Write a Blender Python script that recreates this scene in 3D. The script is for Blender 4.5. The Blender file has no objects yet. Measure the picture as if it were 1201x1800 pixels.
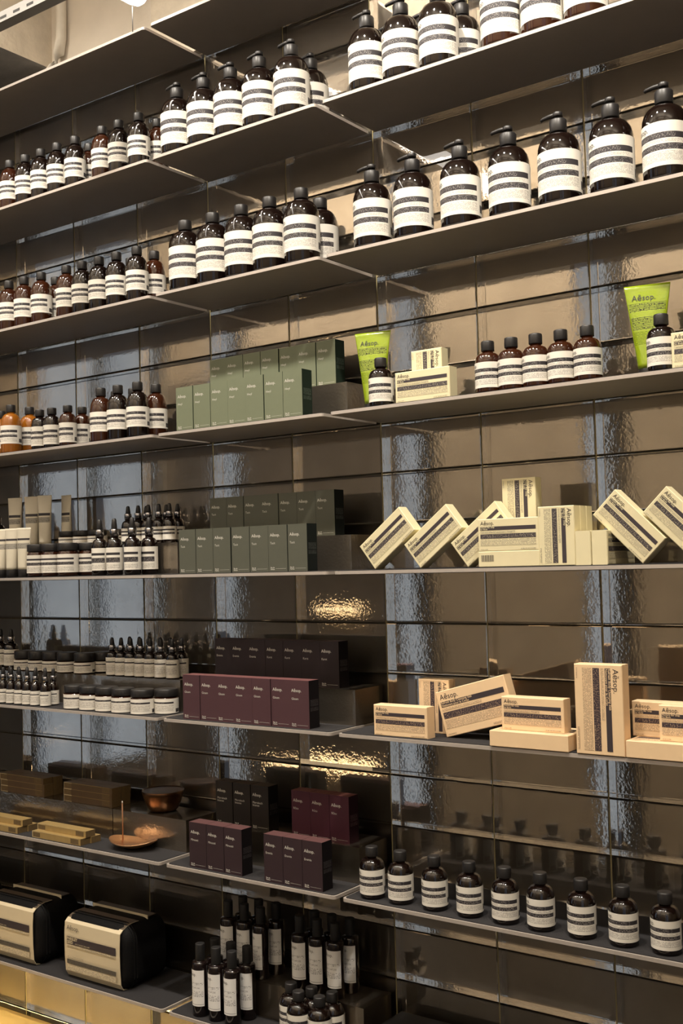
import bpy, math, random
from mathutils import Matrix, Vector
random.seed(7)
scene = bpy.context.scene
COL = scene.collection
ZO = 1.6          # height of the reference shelf (fifth row) above the floor
# ------------------------------------------------------------------ camera
cam = bpy.data.cameras.new('camera'); camo = bpy.data.objects.new('camera', cam); COL.objects.link(camo)
cam.sensor_fit = 'HORIZONTAL'; cam.sensor_width = 36.0; cam.lens = 1959.31 / 1201 * 36.0
cam.clip_start = 0.02
_r, _u, _w = Vector((0.807044, 0.589912, -0.02617)), Vector((0.048132, -0.021548, 0.998609)), Vector((-0.588527, 0.80718, 0.045784))
camo.matrix_world = Matrix(((_r.x, _u.x, -_w.x, 0.2175), (_r.y, _u.y, -_w.y, -2.0133), (_r.z, _u.z, -_w.z, 0.0256 + ZO), (0, 0, 0, 1)))
scene.camera = camo
# ------------------------------------------------------------------ world, lights, exposure
scene.view_settings.view_transform = 'Standard'
scene.view_settings.look = 'None'
scene.view_settings.gamma = 1.0
scene.view_settings.use_curve_mapping = False
scene.view_settings.exposure = 0.0
world = bpy.data.worlds.new('daylight'); scene.world = world
world.use_nodes = True
world.node_tree.nodes['Background'].inputs[0].default_value = (0.80, 0.88, 1.0, 1)
world.node_tree.nodes['Background'].inputs[1].default_value = 0.74

def light(name, kind, loc, target, energy, color, **kw):
    l = bpy.data.lights.new(name, kind); l.energy = energy; l.color = color
    for k, v in kw.items(): setattr(l, k, v)
    o = bpy.data.objects.new(name, l); COL.objects.link(o); o.location = loc
    d = Vector(target) - Vector(loc); o.rotation_euler = d.to_track_quat('-Z', 'Y').to_euler()
    return o
WARM = (1.0, 0.91, 0.785)
# track spotlights over the display, aimed down at the shelves
for sx, e in ((-2.75, 62), (-2.1, 62), (-1.45, 62), (-0.8, 92), (-0.15, 110)):
    light('track_spot', 'SPOT', (sx, -0.86, ZO + 1.80), (sx - 0.05, -0.05, ZO + 0.25), e, WARM,
          spot_size=math.radians(95), spot_blend=0.9, shadow_soft_size=0.035)
# unseen fill lights added to brighten the wall opposite and the ceiling
for lx, ly in ((-4.2, -2.7), (-2.4, -2.7), (-0.4, -2.7), (1.4, -2.7)):
    light('wall_wash_fill', 'AREA', (lx, ly, ZO + 2.35), (lx, ly - 1.0, ZO + 1.75), 36, (1.0, 0.90, 0.775), shape='RECTANGLE', size=1.4, size_y=0.25)
    light('ceiling_up_fill', 'AREA', (lx, ly + .6, ZO + 2.0), (lx, ly + .6, ZO + 4), 24, (1.0, 0.90, 0.775), shape='RECTANGLE', size=1.4, size_y=0.25)
# warm strip under the lowest left shelf
light('under_shelf_strip', 'AREA', (-2.3, -0.13, ZO - 0.985), (-2.3, -0.10, ZO - 1.3), 4.0, (1.0, 0.78, 0.36), shape='RECTANGLE', size=1.1, size_y=0.03)

# ------------------------------------------------------------------ materials
M = {}
def new_mat(name):
    m = bpy.data.materials.new(name); m.use_nodes = True; M[name] = m
    return m, m.node_tree.nodes, m.node_tree.links, m.node_tree.nodes['Principled BSDF']
def mat(name, col, rough=0.5, metal=0.0, coat=0.0, grain=0.0, gscale=60.0, bump=0.0, bscale=200.0, spec=0.5, emit=None, trans=0.0):
    m, N, L, b = new_mat(name)
    b.inputs['Base Color'].default_value = (*col, 1); b.inputs['Roughness'].default_value = rough
    b.inputs['Metallic'].default_value = metal; b.inputs['Coat Weight'].default_value = coat
    b.inputs['Coat Roughness'].default_value = 0.06
    b.inputs['Specular IOR Level'].default_value = spec
    b.inputs['Transmission Weight'].default_value = trans
    if emit:
        b.inputs['Emission Color'].default_value = (*emit[:3], 1); b.inputs['Emission Strength'].default_value = emit[3]
    tc = N.new('ShaderNodeTexCoord')
    if grain > 0:
        n = N.new('ShaderNodeTexNoise'); n.inputs['Scale'].default_value = gscale; n.inputs['Detail'].default_value = 6
        L.new(tc.outputs['Object'], n.inputs['Vector'])
        r = N.new('ShaderNodeMix'); r.data_type = 'RGBA'
        r.inputs[6].default_value = (*[c * (1 - grain) for c in col], 1); r.inputs[7].default_value = (*[min(1, c * (1 + grain)) for c in col], 1)
        L.new(n.outputs['Fac'], r.inputs[0]); L.new(r.outputs[2], b.inputs['Base Color'])
    if bump > 0:
        n = N.new('ShaderNodeTexNoise'); n.inputs['Scale'].default_value = bscale; n.inputs['Detail'].default_value = 4
        L.new(tc.outputs['Object'], n.inputs['Vector'])
        bp = N.new('ShaderNodeBump'); bp.inputs['Strength'].default_value = bump; bp.inputs['Distance'].default_value = 0.002
        L.new(n.outputs['Fac'], bp.inputs['Height']); L.new(bp.outputs['Normal'], b.inputs['Normal'])
    return m
def print_mat(name, paper, ink, pitch, rough=0.6, dens=0.42):
    """paper with rows of tiny print; UV is in millimetres"""
    m, N, L, b = new_mat(name)
    b.inputs['Roughness'].default_value = rough
    uv = N.new('ShaderNodeUVMap'); sp = N.new('ShaderNodeSeparateXYZ'); L.new(uv.outputs[0], sp.inputs[0])
    def mth(op, a, b_=None):
        n = N.new('ShaderNodeMath'); n.operation = op
        for i, v in enumerate((a, b_)):
            if v is None: continue
            if isinstance(v, (int, float)): n.inputs[i].default_value = v
            else: L.new(v, n.inputs[i])
        return n.outputs[0]
    vv = mth('DIVIDE', sp.outputs[1], pitch)
    row = mth('LESS_THAN', mth('FRACT', vv), 0.52)
    cb = N.new('ShaderNodeCombineXYZ'); L.new(mth('MULTIPLY', sp.outputs[0], 1.5 / pitch), cb.inputs[0]); L.new(mth('MULTIPLY', mth('FLOOR', vv), 7.31), cb.inputs[1])
    n = N.new('ShaderNodeTexNoise'); n.inputs['Scale'].default_value = 1.0; n.inputs['Detail'].default_value = 3
    L.new(cb.outputs[0], n.inputs['Vector'])
    k = mth('MULTIPLY', row, mth('GREATER_THAN', n.outputs['Fac'], dens))
    r = N.new('ShaderNodeMix'); r.data_type = 'RGBA'
    r.inputs[6].default_value = (*paper, 1); r.inputs[7].default_value = (*ink, 1)
    L.new(k, r.inputs[0]); L.new(r.outputs[2], b.inputs['Base Color'])
    return m
def tile_mirror():
    m, N, L, b = new_mat('mirror_back')
    b.inputs['Metallic'].default_value = 1.0; b.inputs['Roughness'].default_value = 0.018
    tc = N.new('ShaderNodeTexCoord'); oi = N.new('ShaderNodeObjectInfo')
    add = N.new('ShaderNodeVectorMath'); add.operation = 'ADD'
    mul = N.new('ShaderNodeVectorMath'); mul.operation = 'SCALE'; mul.inputs[0].default_value = (37, 11, 23)
    L.new(oi.outputs['Random'], mul.inputs['Scale']); L.new(tc.outputs['Object'], add.inputs[0]); L.new(mul.outputs[0], add.inputs[1])
    def noise(s, d):
        n = N.new('ShaderNodeTexNoise'); n.inputs['Scale'].default_value = s; n.inputs['Detail'].default_value = d
        L.new(add.outputs[0], n.inputs['Vector']); return n.outputs['Fac']
    r = N.new('ShaderNodeMix'); r.data_type = 'RGBA'
    r.inputs[6].default_value = (0.46, 0.41, 0.35, 1); r.inputs[7].default_value = (0.68, 0.615, 0.53, 1)
    L.new(noise(14, 4), r.inputs[0]); L.new(r.outputs[2], b.inputs['Base Color'])
    b1 = N.new('ShaderNodeBump'); b1.inputs['Strength'].default_value = 0.055; b1.inputs['Distance'].default_value = 0.0012
    L.new(noise(45, 2), b1.inputs['Height'])
    b2 = N.new('ShaderNodeBump'); b2.inputs['Strength'].default_value = 0.065; b2.inputs['Distance'].default_value = 0.0006
    L.new(noise(190, 2), b2.inputs['Height']); L.new(b1.outputs['Normal'], b2.inputs['Normal'])
    L.new(b2.outputs['Normal'], b.inputs['Normal'])
    # hazy silvering: part of the reflection is blurred
    gl = N.new('ShaderNodeBsdfAnisotropic'); gl.inputs['Roughness'].default_value = 0.38
    L.new(r.outputs[2], gl.inputs['Color']); L.new(b2.outputs['Normal'], gl.inputs['Normal'])
    mx = N.new('ShaderNodeMixShader'); mx.inputs[0].default_value = 0.27
    L.new(b.outputs[0], mx.inputs[1]); L.new(gl.outputs[0], mx.inputs[2])
    L.new(mx.outputs[0], N['Material Output'].inputs['Surface'])
    return m
tile_mirror()
g, N_, L_, b_ = new_mat('tile_glass')
b_.inputs['Base Color'].default_value = (0.96, 0.95, 0.92, 1); b_.inputs['Roughness'].default_value = 0.0
b_.inputs['Transmission Weight'].default_value = 1.0; b_.inputs['IOR'].default_value = 1.47
def riser_mirror():
    m = M['mirror_back'].copy(); m.name = 'riser_mirror'; M['riser_mirror'] = m
    for n in m.node_tree.nodes:
        if n.type == 'BUMP': n.inputs['Strength'].default_value *= 9
        if n.type == 'MIX': n.inputs[6].default_value = (0.30, 0.26, 0.21, 1); n.inputs[7].default_value = (0.46, 0.40, 0.33, 1)
        if n.type == 'BSDF_PRINCIPLED': n.inputs['Metallic'].default_value = 0.9; n.inputs['Roughness'].default_value = 0.12
riser_mirror()
mat('grout', (0.30, 0.25, 0.12), 0.7, grain=0.4, gscale=30)
mat('grout_dark', (0.06, 0.052, 0.035), 0.8, grain=0.3, gscale=30)
mat('plaster', (0.70, 0.625, 0.52), 0.85, grain=0.14, gscale=9, bump=0.5, bscale=60)
mat('plaster_rough', (0.66, 0.58, 0.46), 0.9, grain=0.22, gscale=22, bump=1.0, bscale=45)
mat('concrete', (0.46, 0.44, 0.41), 0.9, grain=0.2, gscale=40, bump=0.4, bscale=80)
mat('room_wall', (0.50, 0.435, 0.345), 0.8, grain=0.1, gscale=3)
mat('room_dark', (0.13, 0.115, 0.10), 0.6, grain=0.2, gscale=5)
mat('floor', (0.045, 0.040, 0.034), 0.5, grain=0.25, gscale=6)
mat('ceiling', (0.50, 0.46, 0.40), 0.9, grain=0.1, gscale=4)
mat('frame_black', (0.012, 0.012, 0.013), 0.5, grain=0.1)
mat('pane', (0.85, 0.92, 1.0), 0.0, trans=1.0, spec=0.3)
mat('shelf_metal', (0.42, 0.375, 0.335), 0.5, metal=0.2, grain=0.06, gscale=25)
mat('shelf_edge', (0.52, 0.465, 0.42), 0.4, metal=0.3, grain=0.04, gscale=40)
mat('felt', (0.021, 0.0195, 0.0215), 0.95, grain=0.75, gscale=700, bump=0.6, bscale=900)
mat('paper', (0.80, 0.765, 0.69), 0.55, grain=0.03)
mat('ink', (0.030, 0.026, 0.030), 0.55, grain=0.05)
print_mat('band_print', (0.030, 0.026, 0.032), (0.28, 0.26, 0.24), 2.3, dens=0.53)
print_mat('fine_print', (0.80, 0.765, 0.69), (0.34, 0.31, 0.28), 1.9, dens=0.46)
mat('amber_dark', (0.0065, 0.0030, 0.0022), 0.06, coat=0.6, grain=0.2)
mat('amber', (0.034, 0.0095, 0.0035), 0.06, coat=0.6, grain=0.2)
mat('amber_orange', (0.26, 0.085, 0.008), 0.07, coat=0.6, grain=0.12)
mat('black_plastic', (0.017, 0.0155, 0.0155), 0.42, grain=0.1)
mat('black_matte', (0.009, 0.0085, 0.009), 0.6, grain=0.15)
mat('rubber', (0.014, 0.013, 0.014), 0.5, grain=0.1)
mat('chrome', (0.42, 0.41, 0.42), 0.18, metal=1.0, grain=0.05)
mat('spray_glass', (0.010, 0.0055, 0.005), 0.10, coat=0.5, grain=0.1)
mat('spray_paper', (0.82, 0.81, 0.79), 0.6, grain=0.03)
print_mat('spray_print', (0.82, 0.81, 0.79), (0.22, 0.21, 0.21), 2.6, dens=0.5)
mat('cream_tube', (0.66, 0.61, 0.49), 0.4, grain=0.03)
print_mat('tube_band', (0.16, 0.15, 0.135), (0.45, 0.42, 0.35), 2.2)
mat('lime', (0.255, 0.345, 0.012), 0.16, coat=0.9, grain=0.10, gscale=30, bump=0.45, bscale=55)
print_mat('lime_band', (0.035, 0.040, 0.012), (0.34, 0.44, 0.05), 2.6, rough=0.25)
print_mat('lime_fine', (0.255, 0.345, 0.012), (0.12, 0.16, 0.01), 2.4, rough=0.25)
mat('soap_paper', (0.74, 0.665, 0.43), 0.6, grain=0.03)
print_mat('soap_fine', (0.74, 0.665, 0.43), (0.24, 0.21, 0.15), 1.9, dens=0.44)
print_mat('soap_band', (0.050, 0.040, 0.045), (0.42, 0.38, 0.28), 2.1, dens=0.56)
mat('peach_paper', (0.86, 0.63, 0.385), 0.6, grain=0.03)
print_mat('peach_fine', (0.86, 0.63, 0.385), (0.30, 0.20, 0.13), 1.9, dens=0.44)
print_mat('peach_band', (0.045, 0.030, 0.040), (0.50, 0.36, 0.22), 2.1, dens=0.56)
mat('soap_ink', (0.045, 0.034, 0.040), 0.6, grain=0.05)
mat('silver_text', (0.62, 0.60, 0.54), 0.4, grain=0.03)
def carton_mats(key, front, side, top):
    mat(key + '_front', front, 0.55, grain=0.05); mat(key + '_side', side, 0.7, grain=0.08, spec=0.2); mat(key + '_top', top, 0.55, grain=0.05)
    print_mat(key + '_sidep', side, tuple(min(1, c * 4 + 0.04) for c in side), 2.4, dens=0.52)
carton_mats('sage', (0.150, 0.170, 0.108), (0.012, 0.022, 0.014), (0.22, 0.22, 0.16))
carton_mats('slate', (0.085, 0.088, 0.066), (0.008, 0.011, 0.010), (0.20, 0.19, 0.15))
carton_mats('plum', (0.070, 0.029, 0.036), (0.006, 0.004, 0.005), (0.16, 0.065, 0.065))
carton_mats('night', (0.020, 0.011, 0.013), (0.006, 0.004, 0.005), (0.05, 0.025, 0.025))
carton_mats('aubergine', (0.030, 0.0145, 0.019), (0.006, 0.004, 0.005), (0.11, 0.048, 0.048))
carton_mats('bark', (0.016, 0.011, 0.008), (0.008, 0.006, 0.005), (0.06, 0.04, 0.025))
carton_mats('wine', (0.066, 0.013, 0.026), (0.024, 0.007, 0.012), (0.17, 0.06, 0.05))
mat('kraft', (0.40, 0.275, 0.105), 0.45, metal=0.25, grain=0.15, gscale=50)
mat('kraft_dark', (0.105, 0.066, 0.032), 0.5, metal=0.2, grain=0.15, gscale=50)
mat('kraft_edge', (0.62, 0.50, 0.30), 0.5, grain=0.1)
mat('kraft_end', (0.13, 0.085, 0.035), 0.6, grain=0.3, gscale=150)
mat('bronze', (0.85, 0.50, 0.27), 0.33, metal=1.0, grain=0.15, gscale=40)
mat('bronze_dark', (0.11, 0.055, 0.026), 0.32, metal=0.9, grain=0.2, gscale=40)
mat('incense', (0.24, 0.11, 0.05), 0.8, grain=0.2)
mat('ash', (0.7, 0.62, 0.55), 0.8, grain=0.1)
mat('case_black', (0.005, 0.0048, 0.005), 0.7, spec=0.15, grain=0.3, gscale=200, bump=0.3, bscale=500)
mat('sleeve', (0.66, 0.565, 0.39), 0.45, grain=0.03)
print_mat('sleeve_fine', (0.66, 0.565, 0.39), (0.28, 0.23, 0.16), 2.6, dens=0.48)
print_mat('sleeve_band', (0.035, 0.030, 0.026), (0.16, 0.14, 0.11), 2.4)
mat('sleeve_top', (0.085, 0.062, 0.042), 0.5, grain=0.2, gscale=90)
mat('white_metal', (0.27, 0.26, 0.245), 0.45, grain=0.05)
mat('slot_dark', (0.03, 0.028, 0.026), 0.8, grain=0.1)
mat('pipe_paint', (0.68, 0.62, 0.52), 0.6, grain=0.08)
mat('lamp_glow', (0.95, 0.95, 0.95), 0.4, emit=(1.0, 0.93, 0.85, 11.0), grain=0.01)
mat('warm_glow', (0.9, 0.7, 0.4), 0.5, emit=(1.0, 0.72, 0.40, 8.0), grain=0.01)
mat('brass_counter', (0.72, 0.55, 0.28), 0.30, metal=0.85, grain=0.08, gscale=12, bump=0.15, bscale=30)

# ------------------------------------------------------------------ mesh helpers
class MB:
    def __init__(s): s.v = []; s.f = []; s.m = []; s.sm = []; s.uv = []; s.mats = []
    def mi(s, name):
        if name not in s.mats: s.mats.append(name)
        return s.mats.index(name)
    def face(s, idx, mt, smooth=False, uv=None):
        s.f.append(tuple(idx)); s.m.append(s.mi(mt)); s.sm.append(smooth); s.uv.append(uv or [(0, 0)] * len(idx))
    def box(s, x0, x1, y0, y1, z0, z1, mt, mats=None):
        """mats: dict side -> material, sides: f(-y) b(+y) l r t d"""
        o = len(s.v); mats = mats or {}
        s.v += [(x0, y0, z0), (x1, y0, z0), (x1, y1, z0), (x0, y1, z0), (x0, y0, z1), (x1, y0, z1), (x1, y1, z1), (x0, y1, z1)]
        for k, q in (('f', (0, 1, 5, 4)), ('r', (1, 2, 6, 5)), ('b', (2, 3, 7, 6)), ('l', (3, 0, 4, 7)), ('t', (4, 5, 6, 7)), ('d', (3, 2, 1, 0))):
            s.face([o + i for i in q], mats.get(k, mt), uv=[(s.v[o+i][0]*1000 + s.v[o+i][1]*1000, s.v[o+i][2]*1000) for i in q])
    def lathe(s, prof, mt, n=24, cx=0, cy=0, close=True, smooth=True):
        o = len(s.v)
        for r, z in prof:
            for k in range(n):
                a = 2 * math.pi * k / n; s.v.append((cx + r * math.cos(a), cy + r * math.sin(a), z))
        for i in range(len(prof) - 1):
            for k in range(n):
                k2 = (k + 1) % n
                s.face((o + i*n + k, o + i*n + k2, o + (i+1)*n + k2, o + (i+1)*n + k), mt, smooth)
        if close:
            s.face([o + k for k in range(n)][::-1], mt)
            s.face([o + (len(prof)-1)*n + k for k in range(n)], mt)
    def tube(s, pts, r, mt, n=8, closed=False):
        o = len(s.v); P = [Vector(p) for p in pts]; L = len(P)
        for i, p in enumerate(P):
            t = (P[(i+1) % L] - P[i-1]) if closed else (P[min(i+1, L-1)] - P[max(i-1, 0)])
            t.normalize(); ref = Vector((0, 0, 1)) if abs(t.z) < 0.9 else Vector((1, 0, 0))
            a = t.cross(ref).normalized(); b = a.cross(t)
            rr = r[i] if isinstance(r, (list, tuple)) else r
            for k in range(n):
                q = 2 * math.pi * k / n; s.v.append(tuple(p + a * (rr * math.cos(q)) + b * (rr * math.sin(q))))
        for i in range(L if closed else L - 1):
            j = (i + 1) % L
            for k in range(n):
                k2 = (k + 1) % n; s.face((o+i*n+k, o+j*n+k, o+j*n+k2, o+i*n+k2), mt, True)
        if not closed:
            s.face([o + k for k in range(n)], mt); s.face([o + (L-1)*n + k for k in range(n)][::-1], mt)
    def rings(s, rings, mt, cap=True, smooth=True, matfn=None, uvfn=None):
        o = len(s.v); n = len(rings[0])
        for r in rings: s.v += [tuple(p) for p in r]
        for i in range(len(rings) - 1):
            for k in range(n):
                k2 = (k + 1) % n; idx = (o+i*n+k, o+i*n+k2, o+(i+1)*n+k2, o+(i+1)*n+k)
                s.face(idx, matfn(i, k) if matfn else mt, smooth, uv=[uvfn(s.v[j]) for j in idx] if uvfn else None)
        if cap:
            s.face([o + k for k in range(n)][::-1], mt); s.face([o + (len(rings)-1)*n + k for k in range(n)], mt)
    def mesh(s, name):
        me = bpy.data.meshes.new(name); me.from_pydata(s.v, [], s.f)
        for mn in s.mats: me.materials.append(M[mn])
        me.polygons.foreach_set('material_index', s.m); me.polygons.foreach_set('use_smooth', s.sm)
        uvl = me.uv_layers.new(name='UVMap'); flat = []
        for u in s.uv:
            for a, b in u: flat += (a, b)
        uvl.data.foreach_set('uv', flat); me.update(); return me

_txt = {}
def text2d(string, size, bold=0.0, align='LEFT'):
    """flat outline of a word: list of (x, y) and faces; size = capital height-ish in metres"""
    key = (string, round(size, 5), bold, align)
    if key in _txt: return _txt[key]
    cu = bpy.data.curves.new('word', 'FONT'); cu.body = string; cu.size = size; cu.resolution_u = 2; cu.align_x = align; cu.offset = bold
    ob = bpy.data.objects.new('word', cu); COL.objects.link(ob); bpy.context.view_layer.update()
    me = ob.evaluated_get(bpy.context.evaluated_depsgraph_get()).to_mesh()
    vs = [(v.co.x, v.co.y) for v in me.vertices]; fs = [tuple(p.vertices) for p in me.polygons]
    bpy.data.objects.remove(ob); bpy.data.curves.remove(cu)
    _txt[key] = (vs, fs); return vs, fs
def put_text(mb, string, size, mp, mt, bold=0.0):
    vs, fs = text2d(string, size, bold); o = len(mb.v)
    mb.v += [mp(x, y) for x, y in vs]
    for f in fs: mb.face([o + i for i in f], mt)
BRAND = 'A\u0113sop.'

def obj(name, me, parent=None, loc=(0, 0, 0), rot=(0, 0, 0)):
    o = bpy.data.objects.new(name, me); COL.objects.link(o); o.parent = parent; o.location = loc; o.rotation_euler = rot
    return o
def tag(o, label, cat, group=None):
    o['label'] = label; o['category'] = cat
    if group: o['group'] = group
    return o
def struct(name, me, parent=None, label=None, **kw):
    o = obj(name, me, parent, **kw)
    if parent is None:
        o['kind'] = 'structure'
    if label: o['label'] = label
    return o
def thing(name, parts, loc, label, cat, group=None, rot=(0, 0, 0)):
    """parts: list of (part name, mesh, [(sub name, mesh), ...])"""
    e = bpy.data.objects.new(name, None); COL.objects.link(e); e.empty_display_size = 0.02
    e.location = (loc[0], loc[1], loc[2] + ZO); e.rotation_euler = rot
    tag(e, label, cat, group)
    for p in parts:
        c = obj(p[0], p[1], e)
        for sname, sm in (p[2] if len(p) > 2 else []): obj(sname, sm, c)
    return e
ORD = ['first', 'second', 'third', 'fourth', 'fifth', 'sixth', 'seventh', 'eighth', 'ninth', 'tenth']

# ------------------------------------------------------------------ shelf geometry
H = 0.325; OFF = [-.008, 0, .0031, .0028, .0031, .0018, 0, -.0034]; T = 0.008; D = 0.1968
def zt(l): return (4 - l) * H + OFF[l] + T
XL0, XL1, XM0, XM1, XR0, XR1 = -2.88, -1.645, -1.6267, -1.1492, -1.1314, 0.10
SHNAME = {'L': 'left', 'M': 'middle', 'R': 'right'}

# ------------------------------------------------------------------ setting: room shell
def slab(name, x0, x1, y0, y1, z0, z1, mt, mats=None, label=None):
    mb = MB(); mb.box(x0, x1, y0, y1, z0 + ZO, z1 + ZO, mt, mats); return struct(name, mb.mesh(name), label=label)
RX0, RX1, RY = -5.3, 2.6, -3.6
ZC = 2.5
slab('floor', RX0 - .2, RX1 + .2, RY - .2, 0.25, -ZO - 0.1, -ZO, 'floor')
slab('ceiling', RX0 - .2, RX1 + .2, RY - .2, 0.25, ZC, ZC + 0.1, 'ceiling')
wall_back = slab('wall_back', RX0 - .2, RX1 + .2, 0.033, 0.2, -ZO, ZC, 'plaster', {'f': 'grout'})
slab('wall_right', RX1, RX1 + .2, RY, 0.033, -ZO, ZC, 'room_wall')
# plaster facing above the tiles
slab('trim_1', RX0, RX1, 0.0, 0.033, 1.3015, ZC, 'plaster', label='cream plaster band above the tiled wall')
# shop front at left; openings opposite added for blue stripes reflected in the tiles
STRIPE_WIN = [(-4.967, -4.777), (-3.507, -3.325), (-2.262, -2.095), (.80, .99), (1.19, 1.39), (1.58, 1.78), (1.90, 2.36)]
WTH = 0.03
def wall_front():
    mb = MB(); xs = [RX0 - .2] + [q for w in STRIPE_WIN for q in w] + [RX1 + .2]
    for i in range(0, len(xs), 2): mb.box(xs[i], xs[i+1], RY - WTH, RY, 0, ZO + ZC, 'room_wall')
    return struct('wall_front', mb.mesh('wall_front'))
wall_front()
for i, (a, b) in enumerate(STRIPE_WIN):
    mb = MB(); mb.box(a, b, RY - .018, RY - .012, 0.0, ZO + ZC, 'pane')
    w = struct('window_%d' % (i + 1), mb.mesh('window'))
    mb = MB()
    for fx in (a, b - .012): mb.box(fx, fx + .012, RY - .029, RY + .003, 0, ZO + ZC, 'frame_black')
    if b < 0: mb.box(b, b + .10, RY + .001, RY + .02, 0, ZO + ZC, 'frame_black')
    struct('window_frame', mb.mesh('window_frame'), w)
def wall_left():
    mb = MB(); Y0, Y1 = -3.5, -2.38
    mb.box(RX0 - .2, RX0, Y1, 0.033, 0, ZO + 1.0, 'frame_black'); mb.box(RX0 - .2, RX0, Y1, 0.033, ZO + 1.0, ZO + ZC, 'room_wall'); mb.box(RX0 - .2, RX0, RY, Y0, 0, ZO + ZC, 'room_wall')
    mb.box(RX0 - .2, RX0, Y0, Y1, 0, 0.35, 'room_dark'); mb.box(RX0 - .2, RX0, Y0, Y1, ZO + 2.3, ZO + ZC, 'room_wall')
    struct('wall_left', mb.mesh('wall_left'))
    mb = MB(); mb.box(RX0 - .1, RX0 - .09, Y0, Y1, 0.35, ZO + 2.3, 'pane'); w = struct('window_8', mb.mesh('window'))
    mb = MB()
    for y in (Y0, -2.95, Y1 - .04): mb.box(RX0 - .12, RX0 - .05, y, y + .04, 0.35, ZO + 2.3, 'frame_black')
    struct('window_frame', mb.mesh('window_frame'), w)
wall_left()
# unseen additions opposite: a panel darkening the tile reflections, a lamp for warm glints
slab('trim_3', -4.68, -3.52, RY, RY + .06, -ZO, 0.95, 'room_dark', label='added dark panel opposite that darkens the reflections in the tiles')
mb = MB(); mb.box(-4.00, -3.68, RY + .06, RY + .10, ZO - .29, ZO - .27, 'warm_glow', {'t': 'frame_black', 'l': 'frame_black', 'r': 'frame_black'})
tag(obj('glint_lamp', mb.mesh('glint_lamp')), 'unseen warm linear lamp opposite, added for glints in the tiles', 'lamp')
slab('trim_4', RX0, -4.98, RY, RY + .06, -ZO, 1.3, 'room_dark', label='added dark panel in the far corner, darkening the tile reflections')  # second unseen panel, added to darken the left tile reflections
mb = MB(); mb.box(-4.45, -3.58, RY + .06, RY + .12, ZO - 1.24, ZO - 1.20, 'warm_glow', {'t': 'frame_black', 'l': 'frame_black', 'r': 'frame_black'})
tag(obj('low_glint_lamp', mb.mesh('low_glint_lamp')), 'unseen warm strip low on the opposite panel, added for tile glints', 'lamp')  # low strip added to put more warm glints into the tiles
# beam, pipe, plaster pier above the shelves
slab('beam_1', -2.75, -2.2117, -0.42, 0.0, 1.4263, ZC, 'plaster_rough', {'d': 'concrete'}, label='rough cream ceiling beam with bare grey underside')
slab('trim_2', -1.80, -0.9, -0.02, 0.0, 1.305, ZC, 'plaster_rough', label='rough stained plaster pier above the middle shelves')
mb = MB()
mb.tube([(-2.150, -0.018, ZO + 2.45), (-2.150, -0.018, ZO + 1.54), (-2.152, -.018, ZO + 1.49), (-2.162, -0.018, ZO + 1.45), (-2.182, -0.018, ZO + 1.418), (-2.215, -.018, ZO + 1.398), (-2.27, -0.018, ZO + 1.385), (-2.9, -0.018, ZO + 1.382)], 0.015, 'pipe_paint', 12)
tag(obj('conduit_pipe', mb.mesh('conduit_pipe')), 'cream painted conduit pipe bending along the wall below the beam', 'pipe')
# strut channel
mb = MB(); ZS = 1.349
mb.box(-2.9, -1.2, -.355, -.350, ZO + ZS, ZO + ZS + .026, 'white_metal'); mb.box(-2.9, -1.2, -.350, -.325, ZO + ZS, ZO + ZS + .003, 'white_metal')
mb.box(-2.9, -1.2, -.330, -.325, ZO + ZS + .003, ZO + ZS + .026, 'white_metal')
rail = tag(obj('strut_channel', mb.mesh('strut_channel')), 'white slotted metal channel hanging below the beam', 'channel')
mb = MB(); mb.box(-.012, .012, -.0005, .001, -.003, .003, 'slot_dark'); sm = mb.mesh('slot')
for k in range(33): obj('slot', sm, rail, (-2.86 + k * 0.05, -.3551, ZO + ZS + .010))
# tube lamp
mb = MB()
mb.rings([[(-1.632 + rr * math.cos(a), yy, ZO + 1.356 + rr * math.sin(a)) for a in [2*math.pi*k/20 for k in range(20)]]
          for rr, yy in ((.006, -.210), (.016, -.213), (.023, -.222), (.026, -.238), (.026, -1.5))][::-1], 'lamp_glow')
lampo = bpy.data.objects.new('tube_lamp', None); COL.objects.link(lampo); tag(lampo, 'glowing white tube lamp at the ceiling above the shelves', 'lamp')
obj('tube', mb.mesh('tube'), lampo)
mb = MB(); mb.tube([(-1.650, -.228, ZO + 1.335), (-1.650, -.228, ZO + 1.275)], 0.0012, 'white_metal', 6); obj('cable', mb.mesh('cable'), lampo)
mb = MB(); mb.box(-1.655, -1.605, -1.52, -1.46, ZO + 1.335, ZO + 2.48, 'white_metal'); obj('hanger', mb.mesh('hanger'), lampo)

# glass tiles with mirrored backs
PX, PZ, GAP, TH = 0.24833, H / 3, 0.003, 0.030
def tile_mesh():
    mb = MB(); a, b, c = (PX - GAP) / 2, (PZ - GAP) / 2, 0.0012
    mb.v += [(-a, TH, -b), (a, TH, -b), (a, TH, b), (-a, TH, b), (-a, c, -b), (a, c, -b), (a, c, b), (-a, c, b),
             (-a + c, 0, -b + c), (a - c, 0, -b + c), (a - c, 0, b - c), (-a + c, 0, b - c)]
    mb.face((1, 0, 3, 2), 'mirror_back')
    for i in range(4):
        j = (i + 1) % 4
        mb.face((i, j, 4 + j, 4 + i), 'tile_glass'); mb.face((4 + i, 4 + j, 8 + j, 8 + i), 'tile_glass')
    mb.face((8, 9, 10, 11), 'tile_glass')
    return mb.mesh('mirror_tile')
tmesh = tile_mesh()
for j in range(-5, 7):
    for k in range(-12, 12):
        obj('mirror_tile', tmesh, wall_back, (-1.6359 + PX * (j + .5), 0.0, ZO + .002 + PZ * (k + .5)),
            (random.uniform(-.0035, .0035), 0, random.uniform(-.0035, .0035)))
gm = MB()
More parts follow.
